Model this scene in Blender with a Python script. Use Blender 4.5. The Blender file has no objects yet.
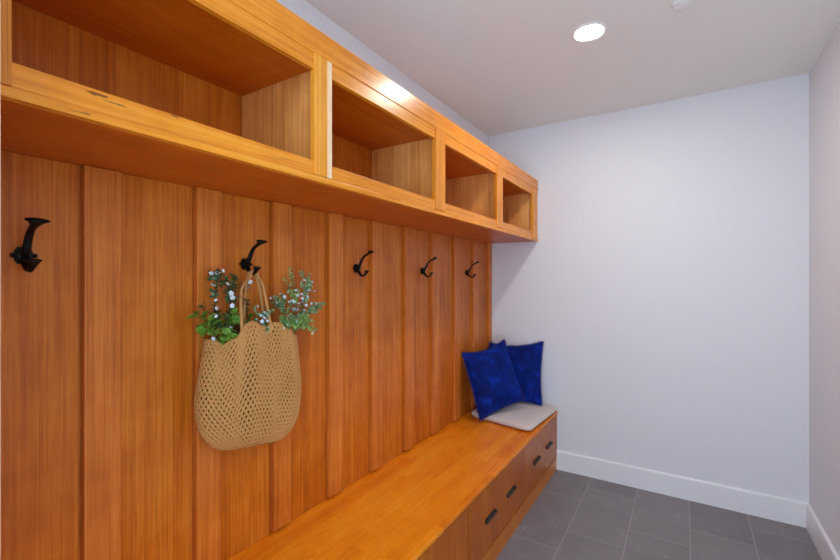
import bpy, bmesh, math, random
from mathutils import Vector, Matrix, noise

random.seed(11)
scene = bpy.context.scene
COL = scene.collection
PI = math.pi

# ------------------------------------------------------------------ camera facts
F_PX, CX, CY, CAM_H = 419.0, 420.0, 281.0, 1.486
YAW = math.atan((684 - CX) / F_PX)
FW = (-math.sin(YAW), math.cos(YAW))
RT = (math.cos(YAW), math.sin(YAW))


def at(px, py, X):
    """the point of the room, on the upright plane X, behind a spot of the photograph"""
    u = (px - CX) / F_PX
    v = (CY - py) / F_PX
    dx, dy = FW[0] + u * RT[0], FW[1] + u * RT[1]
    t = X / dx
    return Vector((X, dy * t, v * t + CAM_H))


# ------------------------------------------------------------------ room numbers
XL, XR, YB, ZC = -1.433, 0.638, 3.387, 2.739
XP, XB = -1.420, -1.400           # panel face, batten face
XS = -1.002                        # shelf front
XF = -0.850                        # bench front
ZB = 0.459                         # bench top
Y0 = 0.178                         # near end of the built-in


# ------------------------------------------------------------------ node helpers
def lin(c):
    return tuple(((v / 255) / 12.92 if v / 255 <= .04045 else ((v / 255 + .055) / 1.055) ** 2.4) for v in c) + (1,)


class NT:
    def __init__(self, name):
        self.m = bpy.data.materials.new(name)
        self.m.use_nodes = True
        self.t = self.m.node_tree
        self.t.nodes.clear()
        self.out = self.n('ShaderNodeOutputMaterial')
        self.bsdf = self.n('ShaderNodeBsdfPrincipled')
        self.l(self.bsdf.outputs[0], self.out.inputs[0])

    def n(self, kind, **kw):
        nd = self.t.nodes.new(kind)
        for k, v in kw.items():
            setattr(nd, k, v)
        return nd

    def l(self, a, b):
        self.t.links.new(a, b)

    def put(self, sock, v):
        if hasattr(v, 'is_linked') or hasattr(v, 'links'):
            self.l(v, sock)
        else:
            sock.default_value = v

    def math(self, op, a, b=0.0, c=0.0):
        nd = self.n('ShaderNodeMath', operation=op)
        for i, v in enumerate((a, b, c)):
            self.put(nd.inputs[i], v)
        return nd.outputs[0]

    def vmath(self, op, a, b):
        nd = self.n('ShaderNodeVectorMath', operation=op)
        self.put(nd.inputs[0], a)
        self.put(nd.inputs[1], b)
        return nd.outputs[0]

    def noise(self, vec, scale, detail=3, rough=.5, dist=0.0):
        nd = self.n('ShaderNodeTexNoise')
        self.l(vec, nd.inputs['Vector'])
        nd.inputs['Scale'].default_value = scale
        nd.inputs['Detail'].default_value = detail
        nd.inputs['Roughness'].default_value = rough
        nd.inputs['Distortion'].default_value = dist
        return nd.outputs['Fac']

    def ramp(self, fac, stops):
        nd = self.n('ShaderNodeValToRGB')
        self.l(fac, nd.inputs[0])
        e = nd.color_ramp.elements
        while len(e) < len(stops):
            e.new(.5)
        for el, (p, c) in zip(e, stops):
            el.position = p
            el.color = c
        return nd.outputs[0]

    def mix(self, fac, a, b, mode='MIX'):
        nd = self.n('ShaderNodeMix', data_type='RGBA', blend_type=mode)
        self.put(nd.inputs[0], fac)
        self.put(nd.inputs[6], a)
        self.put(nd.inputs[7], b)
        return nd.outputs[2]

    def bump(self, h, strength, dist=.002):
        nd = self.n('ShaderNodeBump')
        nd.inputs['Strength'].default_value = strength
        nd.inputs['Distance'].default_value = dist
        self.l(h, nd.inputs['Height'])
        self.l(nd.outputs[0], self.bsdf.inputs['Normal'])

    def set(self, **kw):
        for k, v in kw.items():
            self.put(self.bsdf.inputs[k.replace('_', ' ')], v)
        return self


def cherry(name, along, across, light=(224, 138, 44), mid=(197, 104, 20), dark=(154, 70, 7), strip=.075,
           strip_var=.35, rough=.30, short=None, line=1.0, pitch=False, spec=.35):
    """oiled cherry: grain along one axis, glued up of strips laid side by side across another"""
    t = NT(name)
    tc = t.n('ShaderNodeTexCoord').outputs['Object']
    rnd = t.n('ShaderNodeObjectInfo').outputs['Random']
    rv = t.n('ShaderNodeCombineXYZ')
    for i, k in enumerate((7.3, 11.9, 5.1)):
        t.l(t.math('MULTIPLY', rnd, k), rv.inputs[i])
    p = t.vmath('ADD', tc, rv.outputs[0])
    sep = t.n('ShaderNodeSeparateXYZ')
    t.l(p, sep.inputs[0])
    A, B = 'XYZ'.index(along), 'XYZ'.index(across)
    # strips
    wob = t.math('MULTIPLY', t.math('SUBTRACT', t.noise(p, 3.0, 1), .5), .0)
    sidx = t.math('FLOOR', t.math('DIVIDE', t.math('ADD', sep.outputs[B], wob), strip))
    if short:
        sh = t.n('ShaderNodeTexWhiteNoise', noise_dimensions='1D')
        t.l(sidx, sh.inputs['W'])
        seg = t.math('FLOOR', t.math('ADD', t.math('DIVIDE', sep.outputs[A], short), sh.outputs['Value']))
        sidx2 = t.math('ADD', sidx, t.math('MULTIPLY', seg, 17.37))
    else:
        sidx2 = sidx
    wn = t.n('ShaderNodeTexWhiteNoise', noise_dimensions='1D')
    t.l(sidx2, wn.inputs['W'])
    sval = wn.outputs['Value']
    # each strip gets its own piece of grain
    off = t.n('ShaderNodeCombineXYZ')
    t.l(t.math('MULTIPLY', sval, 9.0), off.inputs[A])
    t.l(t.math('MULTIPLY', sval, 4.0), off.inputs[B])
    q = t.vmath('ADD', p, off.outputs[0])

    def stretched(al, ac):
        v = [ac, ac, ac]
        v[A] = al
        return t.vmath('MULTIPLY', q, tuple(v))
    broad = t.noise(stretched(1.1, 13), 1.0, 4, .55, .8)
    fine = t.noise(stretched(1.4, 105), 1.0, 3, .6, .3)
    pores = t.noise(stretched(9, 420), 1.0, 2, .6)
    curl = t.noise(stretched(9, 4.5), 1.0, 3, .5, .6)
    rings = t.math('SINE', t.math('MULTIPLY', t.noise(stretched(.55, 5.5), 1.0, 2, .5, .4), 70))
    f = t.math('ADD', t.math('MULTIPLY', t.math('SUBTRACT', broad, .5), .34 * line), .5)
    f = t.math('ADD', f, t.math('MULTIPLY', t.math('SUBTRACT', fine, .5), .78 * line))
    f = t.math('ADD', f, t.math('MULTIPLY', t.math('SUBTRACT', curl, .5), .38))
    f = t.math('ADD', f, t.math('MULTIPLY', rings, .035))
    f = t.math('ADD', f, t.math('MULTIPLY', t.math('SUBTRACT', sval, .5), strip_var))
    col = t.ramp(f, [(.16, lin(dark)), (.5, lin(mid)), (.86, lin(light))])
    pr = t.ramp(pores, [(.34, (.80, .76, .72, 1)), (.46, (1, 1, 1, 1))])
    col = t.mix(.7, col, pr, 'MULTIPLY')
    seam = t.noise(stretched(.5, 30), 1.0, 2, .5, .6)
    sm = t.ramp(seam, [(.0, (1, 1, 1, 1)), (.485, (1, 1, 1, 1)), (.5, (.80, .72, .64, 1)), (.515, (1, 1, 1, 1))])
    col = t.mix(.8 * line, col, sm, 'MULTIPLY')
    if pitch:
        pk = t.noise(stretched(15, 150), 1.0, 2, .5)
        zone = t.noise(stretched(1.6, 9), 1.0, 1, .5)
        pm = t.math('MULTIPLY', t.math('GREATER_THAN', pk, .66), t.math('GREATER_THAN', zone, .42))
        s0 = t.n('ShaderNodeSeparateXYZ')
        t.l(tc, s0.inputs[0])
        pm = t.math('MULTIPLY', pm, t.math('LESS_THAN', s0.outputs[A], .46))
        col = t.mix(t.math('MULTIPLY', pm, .75), col, lin((70, 34, 12)))
    r = t.math('ADD', t.math('MULTIPLY', fine, .10), rough - .05)
    t.set(Base_Color=col, Roughness=r, Specular_IOR_Level=spec)
    t.bump(t.math('ADD', fine, t.math('MULTIPLY', pores, .5)), .06, .001)
    return t.m


def paint(name, rgb, rough=.55, bump=.05):
    t = NT(name)
    tc = t.n('ShaderNodeTexCoord').outputs['Object']
    n1 = t.noise(tc, 260, 2)
    n2 = t.noise(tc, 2.0, 3)
    c = lin(rgb)
    col = t.mix(t.math('MULTIPLY', n2, .06), c, tuple(v * .93 for v in c[:3]) + (1,))
    t.set(Base_Color=col, Roughness=rough)
    t.bump(n1, bump, .001)
    return t.m


def plain(name, rgb, rough=.5, metal=0.0, grain=0.0, scale=200.0, bump=0.0):
    t = NT(name)
    tc = t.n('ShaderNodeTexCoord').outputs['Object']
    n1 = t.noise(tc, scale, 3)
    c = lin(rgb)
    col = t.mix(n1, tuple(v * (1 - grain) for v in c[:3]) + (1,), tuple(min(1, v * (1 + grain)) for v in c[:3]) + (1,))
    t.set(Base_Color=col, Roughness=rough, Metallic=metal)
    if bump:
        t.bump(n1, bump, .002)
    return t.m


M = {}
M['panel'] = cherry('cherry_panel', 'Z', 'Y', strip=.085, strip_var=.13, rough=.36)
M['batten'] = cherry('cherry_batten', 'Z', 'Y', light=(232, 146, 62), mid=(206, 114, 38), dark=(166, 80, 18), strip=.3, strip_var=.14, rough=.34)
M['case_back'] = cherry('cherry_case_back', 'Z', 'Y', strip=.09, strip_var=.22, rough=.4)
M['divider'] = cherry('cherry_divider', 'Z', 'X', light=(244, 184, 110), mid=(230, 160, 84), dark=(196, 120, 52), strip=.1,
                      strip_var=.35, rough=.4)
M['rail'] = cherry('cherry_rail', 'Y', 'Z', light=(240, 164, 52), mid=(228, 138, 30), dark=(184, 94, 14), strip=.2, rough=.27, spec=.4)
M['rail_pitch'] = cherry('cherry_rail_knotty', 'Y', 'Z', light=(240, 164, 52), mid=(228, 138, 30), dark=(184, 94, 14), strip=.2, rough=.27, pitch=True, spec=.4)
M['stile'] = cherry('cherry_stile', 'Z', 'Y', light=(240, 166, 60), mid=(228, 142, 38), dark=(190, 104, 20), strip=.2, rough=.26)
M['sap'] = cherry('cherry_sapwood', 'Z', 'Y', light=(248, 222, 182), mid=(240, 204, 158), dark=(222, 170, 112), strip=.2, rough=.3)
M['board'] = cherry('cherry_board', 'Y', 'X', strip=.11, strip_var=.12, line=.5, light=(220, 126, 24), mid=(196, 94, 8), dark=(164, 68, 4), rough=.36)
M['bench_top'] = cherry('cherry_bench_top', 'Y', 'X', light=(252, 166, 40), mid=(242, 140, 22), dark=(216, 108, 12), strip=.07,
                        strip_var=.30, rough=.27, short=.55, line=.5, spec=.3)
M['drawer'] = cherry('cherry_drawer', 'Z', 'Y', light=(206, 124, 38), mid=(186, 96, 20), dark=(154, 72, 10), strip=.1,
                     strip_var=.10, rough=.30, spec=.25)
M['plinth'] = cherry('cherry_plinth', 'Y', 'Z', strip=.3, rough=.34)
M['wall'] = paint('white_wall_paint', (226, 226, 230))
M['ceiling'] = paint('white_ceiling_paint', (236, 235, 228), .7)
M['trim'] = paint('white_trim_paint', (236, 236, 238), .35, .01)
M['warm_trim'] = paint('warm_lit_trim_paint', (240, 224, 186), .4, .01)  # white trim with the hall's warm light put into its colour
M['iron'] = plain('black_iron', (20, 19, 19), .42, .6, .3, 300, .15)
M['pull'] = plain('dark_bronze', (66, 58, 54), .42, .5, .25, 300, .1)
M['rope'] = plain('jute_rope', (196, 142, 80), .8, 0, .25, 500, .5)
M['shaded_lining'] = plain('bag_lining_shade', (92, 52, 18), .9, 0, .3, 300, .3)  # tan like the yarn, darkened for the shade inside the bag
M['fixture'] = plain('fixture_white', (236, 234, 232), .4)
M['stem'] = plain('green_stem', (84, 96, 52), .6, 0, .3, 100)
M['twig'] = plain('dark_twig', (66, 54, 40), .6, 0, .3, 100)
M['stamen'] = plain('flower_centre', (196, 176, 90), .6, 0, .2, 500)


def leafmat(name, a, b):
    t = NT(name)
    g = t.n('ShaderNodeNewGeometry').outputs['Random Per Island']
    t.set(Base_Color=t.mix(g, lin(a), lin(b)), Roughness=.5)
    t.bsdf.inputs['Subsurface Weight'].default_value = 0.0
    return t.m


M['leaf_dark'] = leafmat('leaf_dark', (52, 78, 44), (92, 118, 66))
M['leaf_bright'] = leafmat('leaf_bright', (84, 130, 36), (138, 180, 66))
M['leaf_sage'] = leafmat('leaf_sage', (112, 152, 98), (188, 212, 158))
M['leaf_lime'] = leafmat('leaf_lime', (120, 172, 86), (196, 222, 140))
M['petal_white'] = leafmat('petal_white', (196, 208, 222), (228, 234, 242))
M['petal_blue'] = leafmat('petal_blue', (172, 202, 214), (214, 230, 236))

# woven jute strands: fine twist along the yarn
t = NT('jute_yarn')
tc = t.n('ShaderNodeTexCoord').outputs['Object']
n1 = t.noise(tc, 420, 3)
n2 = t.noise(tc, 14, 3)
t.set(Base_Color=t.mix(t.math('ADD', t.math('MULTIPLY', n1, .7), t.math('MULTIPLY', n2, .3)), lin((164, 108, 52)), lin((218, 162, 94))),
      Roughness=.82)
t.bump(n1, .5, .001)
M['yarn'] = t.m

# crushed velvet, its highlights put into the colour as lighter blue patches
t = NT('blue_velvet')
tc = t.n('ShaderNodeTexCoord').outputs['Object']
n1 = t.noise(tc, 12, 5, .62, .25)
n2 = t.noise(tc, 500, 2)
t.set(Base_Color=t.ramp(n1, [(.36, lin((0, 19, 90))), (.55, lin((0, 32, 122))), (.74, lin((4, 60, 178)))]), Roughness=.6, Sheen_Weight=.6,
      Sheen_Roughness=.3, Sheen_Tint=lin((0, 80, 255)), Specular_IOR_Level=.12)
t.bump(t.math('ADD', t.math('MULTIPLY', n1, 1.0), t.math('MULTIPLY', n2, .12)), 1.0, .022)
M['velvet'] = t.m
M['fringe'] = plain('navy_fringe', (8, 26, 104), .8, 0, .4, 300, .3)

# grey woven cloth
t = NT('grey_cloth')
tc = t.n('ShaderNodeTexCoord').outputs['Object']
wv = t.noise(t.vmath('MULTIPLY', tc, (1.0, 1.0, 1.0)), 550, 2)
n2 = t.noise(tc, 30, 3)
t.set(Base_Color=t.mix(t.math('ADD', t.math('MULTIPLY', wv, .7), t.math('MULTIPLY', n2, .3)), lin((194, 182, 178)), lin((220, 210, 206))),
      Roughness=.9, Sheen_Weight=.2)
t.bump(wv, .3, .001)
M['cloth'] = t.m

# floor: long porcelain tiles, a third of a tile staggered from row to row
t = NT('grey_floor_tile')
tc = t.n('ShaderNodeTexCoord').outputs['Object']
sep = t.n('ShaderNodeSeparateXYZ')
t.l(tc, sep.inputs[0])
TW, TL, G = .31, .62, .0045
rx = t.math('DIVIDE', t.math('ADD', sep.outputs[0], .59), TW)
row = t.math('FLOOR', rx)
fx = t.math('SUBTRACT', rx, row)
sy = t.math('DIVIDE', t.math('SUBTRACT', sep.outputs[1], t.math('ADD', 2.575, t.math('MULTIPLY', row, .2067))), TL)
colm = t.math('FLOOR', sy)
fy = t.math('SUBTRACT', sy, colm)
ex = t.math('MULTIPLY', t.math('MINIMUM', fx, t.math('SUBTRACT', 1.0, fx)), TW)
ey = t.math('MULTIPLY', t.math('MINIMUM', fy, t.math('SUBTRACT', 1.0, fy)), TL)
edge = t.math('MINIMUM', ex, ey)
grout = t.math('LESS_THAN', edge, G / 2)
wn = t.n('ShaderNodeTexWhiteNoise', noise_dimensions='2D')
cb = t.n('ShaderNodeCombineXYZ')
t.l(row, cb.inputs[0])
t.l(colm, cb.inputs[1])
t.l(cb.outputs[0], wn.inputs['Vector'])
n1 = t.noise(tc, 5, 5, .6, .6)
n2 = t.noise(tc, 90, 3)
tone = t.math('ADD', t.math('MULTIPLY', n1, .6), t.math('ADD', t.math('MULTIPLY', wn.outputs['Value'], .25), t.math('MULTIPLY', n2, .2)))
tile = t.ramp(tone, [(.25, lin((112, 106, 110))), (.75, lin((134, 128, 130)))])
# a few pale veins
vein = t.noise(tc, 2.6, 4, .6, 1.6)
vm = t.math('MULTIPLY', t.math('LESS_THAN', t.math('ABSOLUTE', t.math('SUBTRACT', vein, .5)), .004), t.math('GREATER_THAN', n1, .55))
tile = t.mix(t.math('MULTIPLY', vm, .35), tile, lin((170, 165, 165)))
t.set(Base_Color=t.mix(grout, tile, lin((166, 158, 156))), Roughness=t.math('ADD', .42, t.math('MULTIPLY', grout, .3)))
t.bump(t.math('MINIMUM', t.math('MULTIPLY', edge, 200), 1.0), .25, .002)
M['floor'] = t.m


def emitter(name, rgb, strength):
    t = NT(name)
    t.set(Base_Color=(.9, .9, .9, 1), Emission_Color=rgb, Emission_Strength=strength)
    return t.m


# ------------------------------------------------------------------ object helpers
ORG = {}


def thing(name, label, cat, loc=(0, 0, 0), group=None):
    o = bpy.data.objects.new(name, None)
    o.empty_display_size = .05
    COL.objects.link(o)
    o.location = loc
    ORG[o] = Vector(loc)
    o['label'] = label
    o['category'] = cat
    if group:
        o['group'] = group
    return o


def obj(name, bm, mat, parent=None, smooth=False, label=None, origin=None):
    """bm in room coordinates; the mesh is moved to its parent's origin"""
    org = ORG[parent] if parent is not None else Vector(origin or (0, 0, 0))
    bmesh.ops.translate(bm, verts=bm.verts, vec=-org)
    bmesh.ops.recalc_face_normals(bm, faces=bm.faces)
    me = bpy.data.meshes.new(name)
    bm.to_mesh(me)
    bm.free()
    for m in (mat if isinstance(mat, (list, tuple)) else [mat]):
        me.materials.append(m)
    if smooth:
        for p in me.polygons:
            p.use_smooth = True
    o = bpy.data.objects.new(name, me)
    COL.objects.link(o)
    if parent is not None:
        o.parent = parent
    else:
        o.location = org
    ORG[o] = org
    if label:
        o['label'] = label
    return o


def struct(name, bm, mat):
    o = obj(name, bm, mat)
    o['kind'] = 'structure'
    return o


def add_box(bm, x0, x1, y0, y1, z0, z1, bev=0.0, seg=2):
    b = bmesh.new()
    bmesh.ops.create_cube(b, size=1)
    for v in b.verts:
        v.co = Vector((x0 + (v.co.x + .5) * (x1 - x0), y0 + (v.co.y + .5) * (y1 - y0), z0 + (v.co.z + .5) * (z1 - z0)))
    if bev:
        bmesh.ops.bevel(b, geom=list(b.edges), offset=bev, segments=seg, affect='EDGES', profile=.5)
    merge(bm, b)
    return bm


def merge(bm, b):
    me = bpy.data.meshes.new('tmp')
    b.to_mesh(me)
    b.free()
    bm.from_mesh(me)
    bpy.data.meshes.remove(me)


def box(*a, **k):
    return add_box(bmesh.new(), *a, **k)


def frame_at(d):
    d = d.normalized()
    up = Vector((0, 0, 1)) if abs(d.z) < .95 else Vector((0, 1, 0))
    s = d.cross(up).normalized()
    return s, s.cross(d).normalized()


def add_sweep(bm, pts, radii, seg=8, side=None, closed=False, caps=True, normals=None):
    """tube through pts; radii = r or (half width along side, half thickness)"""
    pts = [Vector(p) for p in pts]
    n = len(pts)
    rings = []
    prev = None
    for i, p in enumerate(pts):
        a = pts[(i - 1) % n] if (closed or i > 0) else pts[i]
        b = pts[(i + 1) % n] if (closed or i < n - 1) else pts[i]
        d = (b - a).normalized()
        if normals is not None:
            s = normals[i].cross(d).normalized()
        elif side is not None:
            s = Vector(side)
            s = (s - d * s.dot(d)).normalized()
        elif prev is None:
            s, _ = frame_at(d)
        else:
            s = (prev - d * prev.dot(d)).normalized()
        prev = s
        w = d.cross(s).normalized()
        r = radii[i] if isinstance(radii, (list, tuple)) and isinstance(radii[0], (list, tuple, float)) and len(radii) == n else radii
        rs, rw = r if isinstance(r, (list, tuple)) else (r, r)
        rings.append([bm.verts.new(p + s * (rs * math.cos(2 * PI * k / seg)) + w * (rw * math.sin(2 * PI * k / seg))) for k in range(seg)])
    for i in range(n if closed else n - 1):
        A, B = rings[i], rings[(i + 1) % n]
        for k in range(seg):
            bm.faces.new((A[k], A[(k + 1) % seg], B[(k + 1) % seg], B[k]))
    if caps and not closed:
        bm.faces.new(rings[0][::-1])
        bm.faces.new(rings[-1])
    return bm


def smooth_path(pts, n=6):
    """Catmull-Rom through pts"""
    P = [Vector(p) for p in pts]
    out = []
    for i in range(len(P) - 1):
        p0, p1, p2, p3 = P[max(i - 1, 0)], P[i], P[i + 1], P[min(i + 2, len(P) - 1)]
        for k in range(n):
            u = k / n
            out.append(.5 * ((2 * p1) + (p2 - p0) * u + (2 * p0 - 5 * p1 + 4 * p2 - p3) * u * u + (3 * p1 - p0 - 3 * p2 + p3) * u ** 3))
    out.append(P[-1])
    return out


def lerp_list(vals, m):
    """resample a short list of numbers or pairs to m entries"""
    out = []
    for i in range(m):
        x = i / (m - 1) * (len(vals) - 1)
        k = min(int(x), len(vals) - 2)
        f = x - k
        a, b = vals[k], vals[k + 1]
        out.append(tuple(u + (v - u) * f for u, v in zip(a, b)) if isinstance(a, tuple) else a + (b - a) * f)
    return out


def add_lathe(bm, prof, c, seg=32):
    """prof = [(r, z)]; turned about an upright axis through c"""
    rings = []
    for r, z in prof:
        if r < 1e-6:
            rings.append([bm.verts.new((c[0], c[1], c[2] + z))])
        else:
            rings.append([bm.verts.new((c[0] + r * math.cos(2 * PI * k / seg), c[1] + r * math.sin(2 * PI * k / seg), c[2] + z)) for k in range(seg)])
    for A, B in zip(rings, rings[1:]):
        for k in range(seg):
            a0, a1 = A[k % len(A)], A[(k + 1) % len(A)]
            b0, b1 = B[k % len(B)], B[(k + 1) % len(B)]
            f = [a0]
            for v in (a1, b1, b0):
                if v not in f:
                    f.append(v)
            if len(f) > 2:
                bm.faces.new(f)
    return bm


# ------------------------------------------------------------------ the room
TH = .1
YF = .04                                     # hall side of the wall with the doorway
struct('floor', box(XL - TH, XR + TH, YF - .3, YB + TH, -.08, 0), M['floor'])
struct('ceiling', box(XL - TH, XR + TH, -1.5, YB + TH, ZC, ZC + .08), M['ceiling'])
struct('wall_left', box(XL - TH, XL, YF, YB + TH, 0, ZC), M['wall'])
struct('wall_right', box(XR, XR + TH, YF, YB + TH, 0, ZC), M['wall'])
struct('wall_back', box(XL, XR, YB, YB + TH, 0, ZC), M['wall'])
DX0, DX1, DZ = -.778, .56, ZC               # clear, full-height opening the picture is taken from
w = bmesh.new()
add_box(w, XL, DX0, YF, Y0 - .006, 0, ZC)
add_box(w, DX1, XR, YF, Y0 - .006, 0, ZC)
struct('wall_front', w, M['wall'])
tr = bmesh.new()
add_box(tr, DX0, DX0 + .008, YF - .004, Y0 - .004, 0, DZ)
add_box(tr, DX1 - .008, DX1, YF - .004, Y0 - .004, 0, DZ)
struct('trim_1', tr, M['warm_trim'])


def baseboard(name, p0, p1, nrm):
    """board along p0-p1 with its face towards nrm, eased top edge"""
    prof = [(0, 0), (.016, 0), (.016, .138), (.0135, .1445), (.008, .147), (0, .147)]
    bm = bmesh.new()
    ends = []
    for p, cut in ((p0, 0), (p1, 1)):
        ends.append([bm.verts.new((p[0] + nrm[0] * d, p[1] + nrm[1] * d, z)) for d, z in prof])
    n = len(prof)
    for i in range(n):
        bm.faces.new((ends[0][i], ends[0][(i + 1) % n], ends[1][(i + 1) % n], ends[1][i]))
    bm.faces.new(ends[0])
    bm.faces.new(ends[1])
    return struct(name, bm, M['trim'])


baseboard('baseboard_back', (XF - .005, YB), (XR, YB), (0, -1))
baseboard('baseboard_right', (XR, Y0), (XR, YB - .016), (-1, 0))

# ------------------------------------------------------------------ ceiling fittings
def downlight(x, y, label, strength):
    r = thing('recessed_light', label, 'ceiling light', (x, y, ZC), 'recessed ceiling lights')
    b = bmesh.new()
    add_lathe(b, [(.061, .0), (.061, -.004), (.078, -.006), (.084, -.003), (.084, 0)], (x, y, ZC), 40)
    obj('trim_ring', b, M['fixture'], r, True)
    b = bmesh.new()
    add_lathe(b, [(0, -.0042), (.052, -.0040), (.0605, -.003), (.0605, -.0005), (0, -.0005)], (x, y, ZC), 40)
    obj('lens', b, emitter('lamp_glow', (1, .95, .875, 1), strength), r, True)
    return r


downlight(-.404, 2.238, 'round recessed light glowing in the ceiling near the back wall', 150)
downlight(-.30, -.75, 'added unseen light in the hall ceiling, standing in for light through the opening', 62)  # added lamp, out of view: stands in for light from behind the camera

sc_ = thing('sprinkler_cover', 'small round white cover on the ceiling right of the recessed light', 'ceiling fitting', (-.003, 2.225, ZC))
b = bmesh.new()
add_lathe(b, [(0, -.016), (.038, -.0155), (.0425, -.0135), (.0425, -.007), (.034, -.005), (.034, 0)], (-.003, 2.225, ZC), 36)
obj('cover', b, M['fixture'], sc_, True)
b = bmesh.new()
add_lathe(b, [(.034, -.004), (.047, -.0035), (.047, 0)], (-.003, 2.225, ZC), 36)
obj('ring', b, M['fixture'], sc_, True)

# ------------------------------------------------------------------ panelling
pan = thing('wall_panelling', 'cherry wood panelling with upright battens on the left wall behind the hooks', 'panelling', (XL, Y0, ZB))
obj('backing', box(XL + .0005, XL + .0038, Y0, YB - .001, ZB + .001, 1.807), M['batten'], pan)
BY = [.485 + .3161 * k for k in range(-1, 10)]
edges = [Y0] + [y + .045 for y in BY if y + .045 > Y0 + .05] + [YB]
for a, c in zip(edges, edges[1:]):
    if c - a > .02:
        near = a - .045
        far = c - .045 if c < YB - .01 else YB - .001
        lo = min(near + .084, c - .005) if near > Y0 - .1 else a
        obj('panel', box(XL + .004, XP, lo, far - .008, ZB + .001, 1.807), M['panel'], pan)
for y in BY:
    y1 = min(y + .09, YB - .001)
    y = max(y, Y0)
    if y1 - y > .02:
        obj('batten', box(XP - .009, XB, y, y1, ZB + .012, 1.807, bev=.0025), M['batten'], pan)

# ------------------------------------------------------------------ cubby shelf
Z1, ZS, ZO, ZT, ZFL, ZTOP = 1.808, 1.8275, 1.873, 2.167, 2.217, 2.301
cub = thing('cubby_shelf', 'long cherry wood wall shelf with four open cubbies above the hooks', 'shelf', (XL, Y0, Z1))
YE = YB - .002
XI = XS - .020                                # back of the face frame
obj('front_edge', box(XI, XS + .001, Y0, YE, Z1, ZS, bev=.0015), M['rail_pitch'], cub)
obj('bottom_board', box(XL + .001, XI - .0002, Y0, YE, Z1, ZS, bev=.0015), M['board'], cub)
obj('bottom_rail', box(XI, XS - .002, Y0, YE, ZS + .0006, ZO, bev=.0015), M['rail_pitch'], cub)
obj('top_rail', box(XI, XS - .002, Y0, YE, ZT, ZFL, bev=.0015), M['rail'], cub)
obj('fascia', box(XI - .002, XS, Y0, YE, ZFL + .0008, ZTOP, bev=.0025), M['rail'], cub)
obj('shelf_floor', box(XP + .001, XI - .001, Y0, YE, ZS + .001, ZS + .019), M['board'], cub)
obj('top_board', box(XP + .001, XI - .003, Y0, YE, 2.187, 2.206), M['board'], cub)
stiles = [(Y0, .241, False), (.955, 1.033, True), (1.728, 1.822, False), (2.505, 2.602, False), (3.252, 3.346, False)]
for a, c, sap in stiles:
    o = obj('stile', box(XI + .001, XS + .003, a, c - (.022 if sap else 0), ZS + .001, ZFL - .0005, bev=.0018), M['stile'], cub)
    if sap:
        obj('sapwood_edge', box(XI + .001, XS + .003, c - .0219, c, ZS + .001, ZFL - .0005, bev=.0018), M['sap'], o,
            label='pale sapwood edge strip')
obj('end_panel', box(XP + .001, XS - .004, 3.3465, YE, ZS + .0195, ZTOP - .004), M['divider'], cub)
for a, c in ((Y0, .2), (.985, 1.004), (1.766, 1.785), (2.544, 2.563), (3.290, 3.309)):
    obj('divider', box(XP + .001, XI - .0005, a, c, ZS + .0195, 2.1865), M['divider'], cub)
for a, c in zip((.2, 1.004, 1.785, 2.563), (.985, 1.766, 2.544, 3.290)):
    obj('back_panel', box(XL + .001, XP, a, c, ZS + .0195, 2.1865), M['case_back'], cub)
obj('end_back', box(XL + .001, XP, Y0, YE, 2.187, 2.206), M['board'], cub)

# ------------------------------------------------------------------ bench
ben = thing('storage_bench', 'long cherry wood storage bench with drawers along the left wall', 'bench', (XL, Y0, 0))
obj('bench_top', box(XP - .012, XF + .004, Y0, YE, ZB - .019, ZB, bev=.0025), M['bench_top'], ben)
obj('carcass', box(XP - .012, XF - .022, Y0, YE, .0985, ZB - .0195), M['drawer'], ben)
obj('plinth', box(XF - .026, XF - .001, Y0, YE, 0.0005, .097), M['plinth'], ben)
obj('base_frame', box(XP - .012, XF - .0265, Y0, YE, .0005, .098), M['drawer'], ben)
pull_mesh = None


def pull_bm(yc, zc):
    """slim rectangular bar pull on a backplate with a hollow grip"""
    b = bmesh.new()
    x = XF
    add_box(b, x - .0015, x + .003, yc - .066, yc + .066, zc - .013, zc + .013, bev=.001)
    for s in (-1, 1):
        add_box(b, x + .003, x + .013, yc + s * .058 - .006, yc + s * .058 + .006, zc - .007, zc + .007, bev=.0015)
    add_box(b, x + .010, x + .015, yc - .064, yc + .064, zc - .008, zc + .008, bev=.0018)
    return b


for a, c in ((.184, .98), (.98, 1.779), (1.779, 2.574), (2.574, YE)):
    d = obj('drawer', box(XF - .021, XF, a + .0055, c - .0055, .1070, ZB - .0255, bev=.0015), M['drawer'], ben)
    for f in (.317, .70):
        yc = a + (c - a) * f
        obj('drawer_pull', pull_bm(yc, .2675), M['pull'], d, label='dark bronze bar pull')

# ------------------------------------------------------------------ coat hooks
HZ = 1.5505


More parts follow.
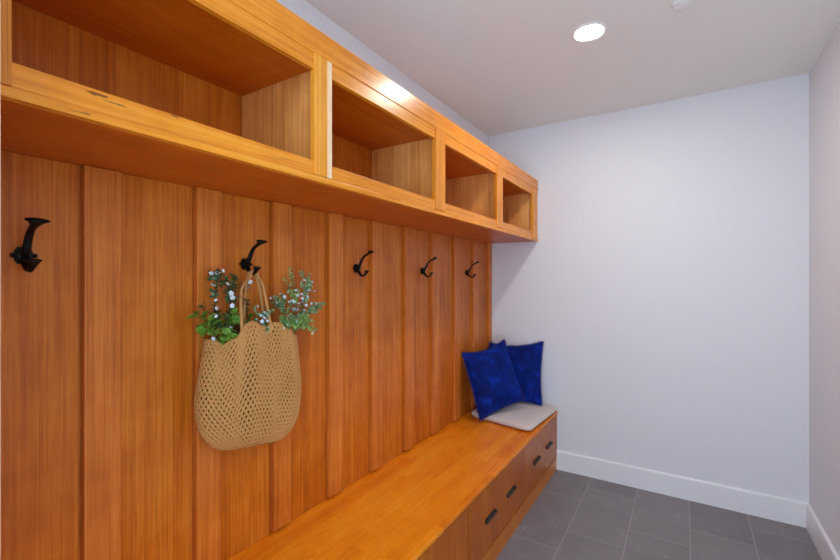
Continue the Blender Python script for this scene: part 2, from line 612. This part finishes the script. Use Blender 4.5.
def make_hook(yc, label):
    r = thing('coat_hook', label, 'hook', (XP, yc, HZ), 'black iron coat hooks')
    P = lambda o, z, y=0: Vector((XP + o, yc + y, HZ + z))
    b = bmesh.new()
    # eight-sided plate with stepped face
    for hw, hh, d0, d1 in ((.018, .022, .0, .007), (.014, .018, .006, .014)):
        loop = [(hw, hh * .5), (hw * .6, hh), (-hw * .6, hh), (-hw, hh * .5), (-hw, -hh * .5), (-hw * .6, -hh), (hw * .6, -hh), (hw, -hh * .5)]
        A = [b.verts.new(P(d0, z, y)) for y, z in loop]
        B = [b.verts.new(P(d1, z * .93, y * .93)) for y, z in loop]
        for k in range(8):
            b.faces.new((A[k], A[(k + 1) % 8], B[(k + 1) % 8], B[k]))
        b.faces.new(A[::-1])
        b.faces.new(B)
    for s in (-1, 1):
        add_box(b, XP, XP + .006, yc + s * .019 - .006, yc + s * .019 + .006, HZ - .006, HZ + .006, bev=.002)
    obj('backplate', b, M['iron'], r)
    for s in (-1, 1):
        b = bmesh.new()
        bmesh.ops.create_uvsphere(b, u_segments=12, v_segments=8, radius=.0055)
        bmesh.ops.translate(b, verts=b.verts, vec=P(.007, 0, s * .0215))
        obj('screw', b, M['iron'], r, True)
    path = smooth_path([P(.008, .002), P(.022, .010), P(.031, .026), P(.042, .045), P(.058, .061), P(.080, .071), P(.094, .078), P(.101, .082)], 4)
    rad = lerp_list([(.010, .008), (.0095, .0065), (.009, .0055), (.0085, .005), (.008, .005), (.009, .0055), (.016, .0065), (.0255, .0075)], len(path))
    b = add_sweep(bmesh.new(), path, rad, 12, side=(0, 1, 0))
    obj('upper_arm', b, M['iron'], r, True)
    path = smooth_path([P(.008, -.004), P(.019, -.017), P(.033, -.033), P(.048, -.038), P(.061, -.032), P(.069, -.022), P(.074, -.013)], 4)
    rad = lerp_list([(.011, .008), (.010, .007), (.009, .006), (.0075, .0055), (.0075, .005), (.011, .007), (.018, .009)], len(path))
    b = add_sweep(bmesh.new(), path, rad, 12, side=(0, 1, 0))
    obj('lower_hook', b, M['iron'], r, True)
    return r


HOOKS = [(.363, 'black iron coat hook nearest the doorway, left of the hanging bag'),
         (.998, 'black iron coat hook holding the handles of the woven bag'),
         (1.638, 'empty black iron coat hook just right of the hanging bag'),
         (2.278, 'empty black iron coat hook in the middle of the three right of the bag'),
         (2.925, 'empty black iron coat hook furthest back, nearest the pillows')]
h0 = make_hook(*HOOKS[0])
for y, lab in HOOKS[1:]:
    r = h0.copy()
    COL.objects.link(r)
    r.location = (XP, y, HZ)
    r['label'] = lab
    for ch in list(h0.children):
        c = ch.copy()
        COL.objects.link(c)
        c.parent = r

# ------------------------------------------------------------------ woven bag
BYC, BX = .971, -1.330                       # middle of the bag
BZ0 = .894                                   # its bottom
HB = -CAM_H


def interp(x, pts):
    if x <= pts[0][0]:
        return pts[0][1]
    for (a, u), (c, v) in zip(pts, pts[1:]):
        if x <= c:
            f = (x - a) / (c - a)
            f = f * f * (3 - 2 * f)
            return u + (v - u) * f
    return pts[-1][1]


# rim height along the bag's width (offset from the middle): peaks at the handles
RIM = [(-.22, 1.293), (-.19, 1.290), (-.15, 1.271), (-.115, 1.288), (-.065, 1.334), (-.038, 1.342), (.010, 1.322), (.034, 1.313), (.055, 1.330), (.080, 1.328), (.13, 1.300), (.17, 1.272), (.22, 1.256)]


def w_of(s):
    t = min(max(s / .20, 0), 1)
    base = .46 + .54 * (1 - (1 - t) ** 2.6) ** (1 / 2.0)
    return .210 * base * (1 - .085 * max(0, (s - .20) / .2))


def d_of(s):
    t = min(max(s / .09, 0), 1)
    return .060 * (.35 + .65 * (1 - (1 - t) ** 2) ** .5) * (1 - .18 * max(0, (s - .2) / .22))


NCELL = 122
# even steps along the girth
dense = []
for k in range(2001):
    a = 2 * PI * k / 2000
    e = 2 / 2.6
    c, s = math.cos(a), math.sin(a)
    dense.append((math.copysign(abs(c) ** e, c) * .215, math.copysign(abs(s) ** e, s) * .06))
cum = [0]
for (a, b_), (c, d) in zip(dense, dense[1:]):
    cum.append(cum[-1] + math.hypot(c - a, d - b_))


def girth(n):
    out = []
    j = 0
    for k in range(n):
        L = cum[-1] * k / n
        while cum[j + 1] < L:
            j += 1
        f = (L - cum[j]) / (cum[j + 1] - cum[j])
        a, c = dense[j], dense[j + 1]
        out.append(((a[0] + (c[0] - a[0]) * f) / .215, (a[1] + (c[1] - a[1]) * f) / .06))
    return out


def bag_point(u, v, tt, inset=0.0):
    """u along the width, v along the depth (both -1..1), tt 0 bottom .. 1 rim"""
    rim = interp(u * .205, RIM)
    z = BZ0 + tt * (rim - BZ0)
    s = z - BZ0
    wy, dx = w_of(s) - inset, d_of(s) - inset
    wy *= .982 if u > 0 else 1 - .075 * -u * min(1, max(0, (s - .20) / .18))
    # soft folds running down from the handles, and a sag at the near top corner
    fold = .005 * math.sin(u * 7 + 1.2 + s * 6) * max(0, v) * min(1, s / .2) + .003 * math.sin(u * 15 - s * 9) * max(0, v)
    fold -= .016 * math.exp(-((u + .62 + (tt - .8) * .9) / .16) ** 2) * max(0, v) * max(0, tt - .45) / .55
    pinch = -.012 * math.exp(-((u + .1) / .5) ** 2) * max(0, tt - .75) / .25 * v
    drop = -.018 * u * (1 - tt)              # the bottom hangs a little lower at the far side
    x = BX + v * dx + fold + pinch
    return Vector((max(x, XB + .004 + (.003 if inset == 0 else .004)), BYC + u * wy, z + drop))


bag = thing('tote_bag', 'woven tan jute tote bag full of flowering sprigs hanging from a black hook', 'bag', (BX, BYC, BZ0))
gp = girth(NCELL)
ROWS = 29
yb = bmesh.new()
for i in range(ROWS):
    t0 = (i + .5) / ROWS
    amp = .52 / ROWS
    pts, nrms = [], []
    for k in range(NCELL):
        sgn = 1 if (k + i) % 2 == 0 else -1
        for half in (0, 1):
            if half == 0:
                u, v = gp[k]
                tt = t0 + sgn * amp
                out = .0012
            else:
                a, c = gp[k], gp[(k + 1) % NCELL]
                u, v = (a[0] + c[0]) / 2, (a[1] + c[1]) / 2
                tt = t0
                out = -.0002
            tt = min(max(tt, 0), 1.0)
            p = bag_point(u, v, tt)
            nrm = Vector((v, u * .25, 0))
            nrm.normalize()
            jit = noise.noise(p * 60) * .0012
            nrms.append(nrm)
            pts.append(p + nrm * (out + jit) + Vector((0, 0, jit)))
    add_sweep(yb, pts, (.0047, .0034), 8, closed=True, normals=nrms)
obj('woven_body', yb, M['yarn'], bag, True)
# scalloped rim
rb = bmesh.new()
for tt, rr, ph in ((1.0, .0034, 0), (.987, .0030, 1)):
    pts = []
    for k in range(NCELL):
        u, v = gp[k]
        p = bag_point(u, v, tt)
        p.z += .0028 * (1 if (k + ph) % 2 else -1)
        pts.append(p)
    add_sweep(rb, pts, rr, 6, closed=True)
obj('rim', rb, M['yarn'], bag, True)
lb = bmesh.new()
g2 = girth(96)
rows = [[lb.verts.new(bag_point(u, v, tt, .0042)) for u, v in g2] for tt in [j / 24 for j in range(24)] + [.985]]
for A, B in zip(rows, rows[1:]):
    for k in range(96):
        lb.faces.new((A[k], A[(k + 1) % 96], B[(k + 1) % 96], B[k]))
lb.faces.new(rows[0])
obj('shaded_lining', lb, M['shaded_lining'], bag, True)
# handles: two rope loops over the lower hook
HY, HXc, HZt = .998, XP + .047, HZ - .038 + .0105
for dx, apex, L0, L1, R1, R0 in ((.036, .008, (241.5, 323), (241.5, 290), (263.5, 288), (270.5, 323)), (-.026, -.004, (243.5, 323), (245.5, 290), (259.5, 288), (264, 323))):
    xl = BX + dx
    top = HXc + apex
    xm = (xl + top) / 2
    a, b2, c, d = at(*L0, xl), at(*L1, xm), at(*R1, xm), at(*R0, xl)
    zl = interp(a.y - BYC, RIM) - .02
    zr = interp(d.y - BYC, RIM) - .02
    pth = smooth_path([(xl, a.y, zl - .02), (xl, a.y, zl + .02), (b2.x, b2.y, b2.z), (top, HY - .020, HZt - .026), (top, HY - .012, HZt - .007), (top, HY, HZt),
                       (top, HY + .012, HZt - .007), (top, HY + .020, HZt - .026), (c.x, c.y, c.z), (xl, d.y, zr + .02), (xl, d.y, zr - .02)], 6)
    obj('handle', add_sweep(bmesh.new(), pth, .0052, 10), M['rope'], bag, True)

# ------------------------------------------------------------------ sprigs in the bag
def add_leaf(bm, p, d, nrm, L, W, fold=.25, curl=.15):
    d = d.normalized()
    s = d.cross(nrm).normalized()
    nn = s.cross(d).normalized()
    prof = [(0, .08), (.25, .8), (.5, 1.0), (.75, .72), (1, .0)]
    mid, lft, rgt = [], [], []
    for f, wv in prof:
        c = p + d * (L * f) - nn * (curl * L * f * f)
        mid.append(bm.verts.new(c))
        if wv > 0:
            lft.append(bm.verts.new(c + s * (W * wv / 2) + nn * (fold * W * wv / 2)))
            rgt.append(bm.verts.new(c - s * (W * wv / 2) + nn * (fold * W * wv / 2)))
    for side in (lft, rgt):
        for i in range(3):
            bm.faces.new((mid[i], mid[i + 1], side[i + 1], side[i]))
        bm.faces.new((mid[3], mid[4], side[3]))


def rvec():
    while True:
        v = Vector((random.uniform(-1, 1), random.uniform(-1, 1), random.uniform(-1, 1)))
        if .1 < v.length < 1:
            return v.normalized()


def blossom_mesh(name, mat, R, np_=5):
    b = bmesh.new()
    for k in range(np_):
        a = 2 * PI * k / np_ + .3
        d = Vector((math.cos(a), math.sin(a), .25))
        add_leaf(b, Vector((0, 0, 0)), d, Vector((0, 0, 1)), R, R * .85, .12, .1)
    for f in b.faces:
        f.material_index = 0
    c = bmesh.new()
    bmesh.ops.create_icosphere(c, subdivisions=1, radius=R * .14)
    bmesh.ops.translate(c, verts=c.verts, vec=(0, 0, R * .12))
    n0 = len(b.faces)
    merge(b, c)
    b.faces.ensure_lookup_table()
    for f in b.faces[n0:]:
        f.material_index = 1
    me = bpy.data.meshes.new(name)
    b.to_mesh(me)
    b.free()
    me.materials.append(mat)
    me.materials.append(M['stamen'])
    return me


BM_W = blossom_mesh('blossom', M['petal_white'], .0095)
BM_B = blossom_mesh('blossom', M['petal_blue'], .0076)


def clampx(p):
    p.x = max(p.x, XB + .014)
    return p


def sprig(name, label, cat, group, px_path, X, stem_m, leaf_m, leaf_n, leaf_L, leaf_W, twigs, blooms, bloom_me, x_tip=None, spread=1.0):
    """px_path: the stem from the bag's mouth to its tip; twigs: side shoots; blooms: blossoms in view (photo spots) on short stalks"""
    n = len(px_path)
    xt = X if x_tip is None else x_tip
    P = [at(px, py, X + (xt - X) * i / (n - 1)) for i, (px, py) in enumerate(px_path)]
    base = P[0] + Vector((0, (BYC - P[0].y) * .35, -.09))
    base.x = BX
    P = [base] + P
    path = smooth_path(P, 6)
    r = thing(name, label, cat, tuple(base), group)
    sb = bmesh.new()
    add_sweep(sb, path, lerp_list([.0024, .002, .0012], len(path)), 6)
    lb_ = bmesh.new()
    shoots = [path]
    for k in range(twigs):
        i = random.randint(int(len(path) * .35), len(path) - 3)
        d = (path[i + 1] - path[i - 1]).normalized()
        side = rvec()
        side = (side - d * side.dot(d)).normalized()
        L = random.uniform(.022, .05) * spread
        tip = path[i] + d * (L * .75) + side * (L * .8)
        midp = path[i] + d * (L * .3) + side * (L * .5)
        tw = [clampx(q) for q in smooth_path([path[i], midp, tip], 4)]
        add_sweep(sb, tw, .0009, 5)
        shoots.append(tw)
    wsum = [max(len(s), 4) for s in shoots]
    for k in range(int(leaf_n * (3.2 if leaf_L < .0125 else 1.7))):
        s = random.choices(shoots, wsum)[0]
        lo = int(len(s) * .28) if s is path else 1
        i = random.randint(lo, len(s) - 1)
        p = s[i]
        d = (s[i] - s[i - 1]).normalized()
        side = rvec()
        side = (side - d * side.dot(d)).normalized()
        L = leaf_L * random.uniform(.75, 1.4)
        dd = (d * random.uniform(.2, .9) + side).normalized()
        if p.x + dd.x * L < XB + .006:
            dd.x = abs(dd.x)
        add_leaf(lb_, p, dd, (d - dd * d.dot(dd) + rvec() * .3), L, leaf_W * random.uniform(1.2, 1.9))
    for j, (px, py) in enumerate(blooms):
        best, bd = None, 9
        for s in shoots:
            for q in s[len(s) // 3:]:
                c = at(px, py, min(q.x + .008, -1.27))
                if (c - q).length < bd:
                    best, bd, tgt = q, (c - q).length, c
        tgt = clampx(tgt + Vector((random.uniform(0, .010), 0, 0)))
        add_sweep(sb, [best, (best + tgt) / 2 + Vector((0, 0, -.003)), tgt], .0008, 5)
        o = bpy.data.objects.new('blossom', bloom_me)
        COL.objects.link(o)
        o.parent = r
        o.location = tgt - base
        view = (Vector((0, 0, CAM_H)) - tgt).normalized() + rvec() * .95 + Vector((0, 0, .35))
        o.rotation_euler = view.to_track_quat('Z', 'Y').to_euler()
        sc_v = random.uniform(.65, 1.15)
        o.scale = (sc_v,) * 3
    obj('stem', sb, stem_m, r, True)
    obj('foliage', lb_, leaf_m, r, True)
    return r


Zm = lambda pts: [(190 + x / 5.6, 250 + y / 5.6) for x, y in pts]
sprig('flowering_sprig', 'tall sprig with white flowers and dark leaves at the left end of the bag', 'flower sprig', 'white flowering sprigs',
      Zm([(150, 500), (150, 400), (140, 300), (150, 200), (160, 118)]), -1.345, M['twig'], M['leaf_dark'], 120, .017, .0065, 8,
      Zm([(150, 130), (127, 157), (122, 196), (182, 116), (140, 280), (146, 325), (112, 132)]), BM_W)
sprig('flowering_sprig', 'shorter sprig with white flowers leaning right of the tall one in the bag', 'flower sprig', 'white flowering sprigs',
      Zm([(190, 480), (205, 400), (222, 320), (225, 250), (205, 185)]), -1.325, M['twig'], M['leaf_dark'], 90, .016, .0065, 7,
      Zm([(204, 190), (228, 243), (232, 312), (236, 268), (140, 370), (195, 435), (226, 437)]), BM_W)
sprig('leafy_sprig', 'broad leaved bright green sprig low at the left end of the bag', 'leafy sprig', 'leafy sprigs',
      Zm([(150, 500), (125, 440), (112, 400)]), -1.318, M['stem'], M['leaf_bright'], 26, .030, .015, 3, Zm([(122, 497)]), BM_W)
sprig('leafy_sprig', 'broad leaved bright green sprig beside the left bag handle', 'leafy sprig', 'leafy sprigs',
      Zm([(185, 500), (215, 430), (235, 350)]), -1.322, M['stem'], M['leaf_bright'], 26, .034, .016, 3, [], BM_W)
sprig('flowering_sprig', 'thin dark stem with two white flowers rising between the bag handles', 'flower sprig', 'white flowering sprigs',
      Zm([(330, 470), (325, 380), (312, 280), (328, 185)]), -1.375, M['twig'], M['leaf_dark'], 40, .014, .006, 4, Zm([(330, 180), (378, 316), (322, 215)]), BM_W)
sprig('leafy_sprig', 'small green sprig in front of the left bag handle', 'leafy sprig', 'leafy sprigs',
      Zm([(320, 460), (318, 410), (335, 375)]), -1.36, M['stem'], M['leaf_bright'], 12, .024, .013, 1, [], BM_W)
sprig('flowering_sprig', 'short pale blue flowering sprig in the dip between the bag handles', 'flower sprig', 'blue flowering sprigs',
      Zm([(400, 480), (402, 430), (410, 355)]), -1.31, M['stem'], M['leaf_sage'], 130, .010, .0045, 8,
      Zm([(415, 352), (395, 366), (408, 380), (428, 362), (372, 388), (370, 420), (400, 400), (425, 395)]), BM_B)
sprig('flowering_sprig', 'blue flowering sprig leaning left over the right bag handle', 'flower sprig', 'blue flowering sprigs',
      Zm([(510, 470), (530, 400), (520, 320), (480, 270)]), -1.335, M['stem'], M['leaf_sage'], 130, .011, .005, 10,
      Zm([(465, 280), (505, 245), (480, 290), (545, 290), (570, 285), (520, 262), (500, 300), (450, 270), (540, 235)]), BM_B)
sprig('flowering_sprig', 'tallest pale green sprig at the right of the bag, upright tip', 'flower sprig', 'blue flowering sprigs',
      Zm([(540, 470), (575, 380), (585, 290), (580, 200), (566, 130)]), -1.36, M['stem'], M['leaf_lime'], 130, .011, .0045, 9,
      Zm([(558, 200), (590, 225), (600, 255), (575, 330), (600, 335), (548, 160)]), BM_B)
sprig('flowering_sprig', 'blue flowering sprig at the right of the bag reaching up and outward', 'flower sprig', 'blue flowering sprigs',
      Zm([(560, 480), (610, 390), (640, 290), (655, 200), (668, 135)]), -1.34, M['stem'], M['leaf_sage'], 170, .011, .0048, 11,
      Zm([(645, 195), (678, 178), (620, 245), (650, 260), (688, 232), (630, 290), (610, 300), (690, 260), (660, 225), (636, 170)]), BM_B)
sprig('flowering_sprig', 'blue flowering sprig sticking out furthest right of the bag', 'flower sprig', 'blue flowering sprigs',
      Zm([(570, 480), (625, 400), (670, 340), (712, 312)]), -1.325, M['stem'], M['leaf_sage'], 150, .011, .0048, 10,
      Zm([(716, 314), (695, 300), (672, 300), (650, 310), (600, 330), (580, 290), (560, 285), (620, 272), (640, 335)]), BM_B)
sprig('leafy_sprig', 'lime green feathery sprig drooping over the right end of the bag', 'leafy sprig', 'leafy sprigs',
      Zm([(560, 480), (590, 425), (630, 405), (672, 440)]), -1.305, M['stem'], M['leaf_lime'], 230, .011, .0045, 12,
      Zm([(680, 465), (560, 385), (520, 400)]), BM_B, x_tip=-1.285)
sprig('leafy_sprig', 'feathery green sprig low in the middle of the right bunch', 'leafy sprig', 'leafy sprigs',
      Zm([(520, 480), (530, 440), (545, 395)]), -1.30, M['stem'], M['leaf_lime'], 170, .012, .0045, 10, Zm([(545, 420), (515, 435), (590, 400)]), BM_B)

# ------------------------------------------------------------------ seat cushion
cu = thing('seat_cushion', 'flat grey cloth seat cushion at the far end of the bench under blue pillows', 'cushion', (-1.1, 3.08, ZB))
quad = [(-1.362, 2.865), (-.872, 2.765), (-.838, 3.372), (-1.372, 3.374)]
N = 30


def quad_pt(a, b):
    (x0, y0), (x1, y1), (x2, y2), (x3, y3) = quad
    return Vector(((x0 * (1 - a) + x1 * a) * (1 - b) + (x3 * (1 - a) + x2 * a) * b, (y0 * (1 - a) + y1 * a) * (1 - b) + (y3 * (1 - a) + y2 * a) * b, 0))


def sq_round(u, v, r=.16):
    """pull the corners of the unit square in to a rounded corner"""
    U, V = abs(u), abs(v)
    k = 1 - r
    if U > k and V > k:
        du, dv = (U - k) / r, (V - k) / r
        m = max(du, dv)
        L = math.hypot(du, dv)
        du, dv = du * m / L, dv * m / L
        U, V = k + du * r, k + dv * r
    return math.copysign(U, u), math.copysign(V, v)


T_C = .052
cb_ = bmesh.new()
top, bot = [], []
for i in range(N + 1):
    rt_, rb_ = [], []
    for j in range(N + 1):
        u, v = -math.cos(PI * i / N), -math.cos(PI * j / N)
        e = (1 - abs(u) ** 9) * (1 - abs(v) ** 9)
        uu, vv = sq_round(u, v)
        p = quad_pt((uu + 1) / 2, (vv + 1) / 2)
        h = T_C * (.5 + .5 * e ** .35) + .004 * (1 - u * u) * (1 - v * v)
        rt_.append(cb_.verts.new((p.x, p.y, ZB + .0012 + h)))
        rb_.append(rt_[-1] if i in (0, N) or j in (0, N) else cb_.verts.new((p.x, p.y, ZB + .0012 + T_C * .5 * (1 - e ** .35))))
    top.append(rt_)
    bot.append(rb_)
for i in range(N):
    for j in range(N):
        cb_.faces.new((top[i][j], top[i + 1][j], top[i + 1][j + 1], top[i][j + 1]))
        cb_.faces.new((bot[i][j], bot[i][j + 1], bot[i + 1][j + 1], bot[i + 1][j]))
obj('pad', cb_, M['cloth'], cu, True)
pb = bmesh.new()
loop = []
for k in range(120):
    s = k / 120 * 4
    e, f = int(s), s - int(s)
    a = -1 + 2 * f
    u, v = [(a, -1), (1, a), (-a, 1), (-1, -a)][e]
    uu, vv = sq_round(u, v)
    p = quad_pt((uu + 1) / 2, (vv + 1) / 2)
    loop.append((p.x, p.y, ZB + .0012 + T_C * .5))
add_sweep(pb, loop, .0032, 6, closed=True)
obj('piping', pb, M['cloth'], cu, True)

# ------------------------------------------------------------------ velvet pillows
def pillow(label, BL, BR, TL, TR, thick, seed):
    BL, BR, TL, TR = map(Vector, (BL, BR, TL, TR))
    c = (BL + BR + TL + TR) / 4
    r = thing('throw_pillow', label, 'pillow', tuple(Vector((c.x, c.y, min(BL.z, BR.z)))), 'blue velvet throw pillows')
    nrm = (BR - BL).cross(TL - BL).normalized()

    def pt(u, v, side):
        # concave sides leave the corners standing out like ears
        uu = u * (1 - (.04 if u < 0 else .075) * (1 - v * v) * abs(u) ** 1.5)
        vv = v * (1 - (.075 if v < 0 else .15) * (1 - u * u) * abs(v) ** 1.5)
        a, b = (uu + 1) / 2, (vv + 1) / 2
        p = (BL * (1 - a) + BR * a) * (1 - b) + (TL * (1 - a) + TR * a) * b
        e = max(0, (1 - u * u) * (1 - v * v))
        h = thick * e ** .55 * (1 - .12 * v)
        wr = noise.noise(Vector((u * 2.2 + seed, v * 2.2, seed))) * .010 + noise.noise(Vector((u * 6 + seed, v * 6, 3))) * .0045
        gat = noise.noise(Vector((u * 11 + seed, v * 11, side * 4 + seed))) * .010 * (max(abs(u), abs(v)) ** 3)
        wr += gat
        return p + nrm * (side * h + wr * min(1, e * 4) + side * .0015)
    n = 56
    b = bmesh.new()
    gr = {}
    for side in (1, -1):
        for i in range(n + 1):
            for j in range(n + 1):
                u, v = -math.cos(PI * i / n), -math.cos(PI * j / n)
                if side == -1 and (i in (0, n) or j in (0, n)):
                    gr[side, i, j] = gr[1, i, j]
                else:
                    gr[side, i, j] = b.verts.new(pt(u, v, side))
    for side in (1, -1):
        for i in range(n):
            for j in range(n):
                f = [gr[side, i, j], gr[side, i + 1, j], gr[side, i + 1, j + 1], gr[side, i, j + 1]]
                b.faces.new(f if side == 1 else f[::-1])
    obj('pillow_cover', b, M['velvet'], r, True)
    # brush fringe: a cord on the seam with short tufts standing off it
    fb = bmesh.new()
    loop, outs = [], []
    K = 200
    for k in range(K):
        s = k / K * 4
        e, f = int(s), s - int(s)
        a = -1 + 2 * f
        u, v = [(a, -1), (1, a), (-a, 1), (-1, -a)][e]
        loop.append(pt(u, v, 0))
    cc = sum(loop, Vector()) / K
    add_sweep(fb, loop, .0035, 6, closed=True)
    for k in range(K):
        p, q = loop[k], loop[(k + 1) % K]
        tan = (loop[(k + 1) % K] - loop[k - 1]).normalized()
        outw = tan.cross(nrm)
        if outw.dot(p - cc) < 0:
            outw = -outw
        for m in range(2):
            o0 = p.lerp(q, m / 2)
            L = random.uniform(.009, .016)
            d = (outw + tan * random.uniform(-.3, .3) + nrm * random.uniform(-.35, .35)).normalized()
            add_sweep(fb, [o0, o0 + d * L], [.0022, .0008], 4, caps=True)
    obj('fringe', fb, M['fringe'], r, label='navy fringed edge')
    return r


off = Vector((0, 0, CAM_H))
pillow('blue velvet throw pillow in front, leaning left against the wood panelling',
       Vector((-1.236, 2.772, -.998)) + off, Vector((-1.014, 3.095, -.893)) + off, Vector((-1.392, 2.794, -.534)) + off, Vector((-1.198, 3.145, -.462)) + off, .086, 1.7)
pillow('blue velvet throw pillow behind, leaning against the white back wall',
       Vector((-1.385, 3.225, -.965)) + off, Vector((-.928, 3.235, -.958)) + off, Vector((-1.392, 3.310, -.520)) + off, Vector((-.952, 3.355, -.484)) + off, .068, 5.2)

# ------------------------------------------------------------------ light, camera
wd = bpy.data.worlds.new('daylight')
scene.world = wd
wd.use_nodes = True
bg = wd.node_tree.nodes['Background']
bg.inputs[0].default_value = (.62, .80, 1.0, 1)
bg.inputs[1].default_value = 1.9

cam = bpy.data.cameras.new('camera')
co = bpy.data.objects.new('camera', cam)
COL.objects.link(co)
co.location = (0, 0, CAM_H)
co.rotation_euler = (PI / 2, 0, YAW)
cam.sensor_width = 36
cam.lens = F_PX / 840 * 36
cam.shift_y = (CY - 280) / 840
cam.clip_start = .02
scene.camera = co

vs = scene.view_settings
scene.display_settings.display_device = 'sRGB'
vs.view_transform = 'Standard'
vs.look = 'None'
vs.gamma = 1
vs.exposure = 1.11
vs.use_curve_mapping = False
scene.cycles.max_bounces = 12
scene.cycles.diffuse_bounces = 8
scene.cycles.use_denoising = True
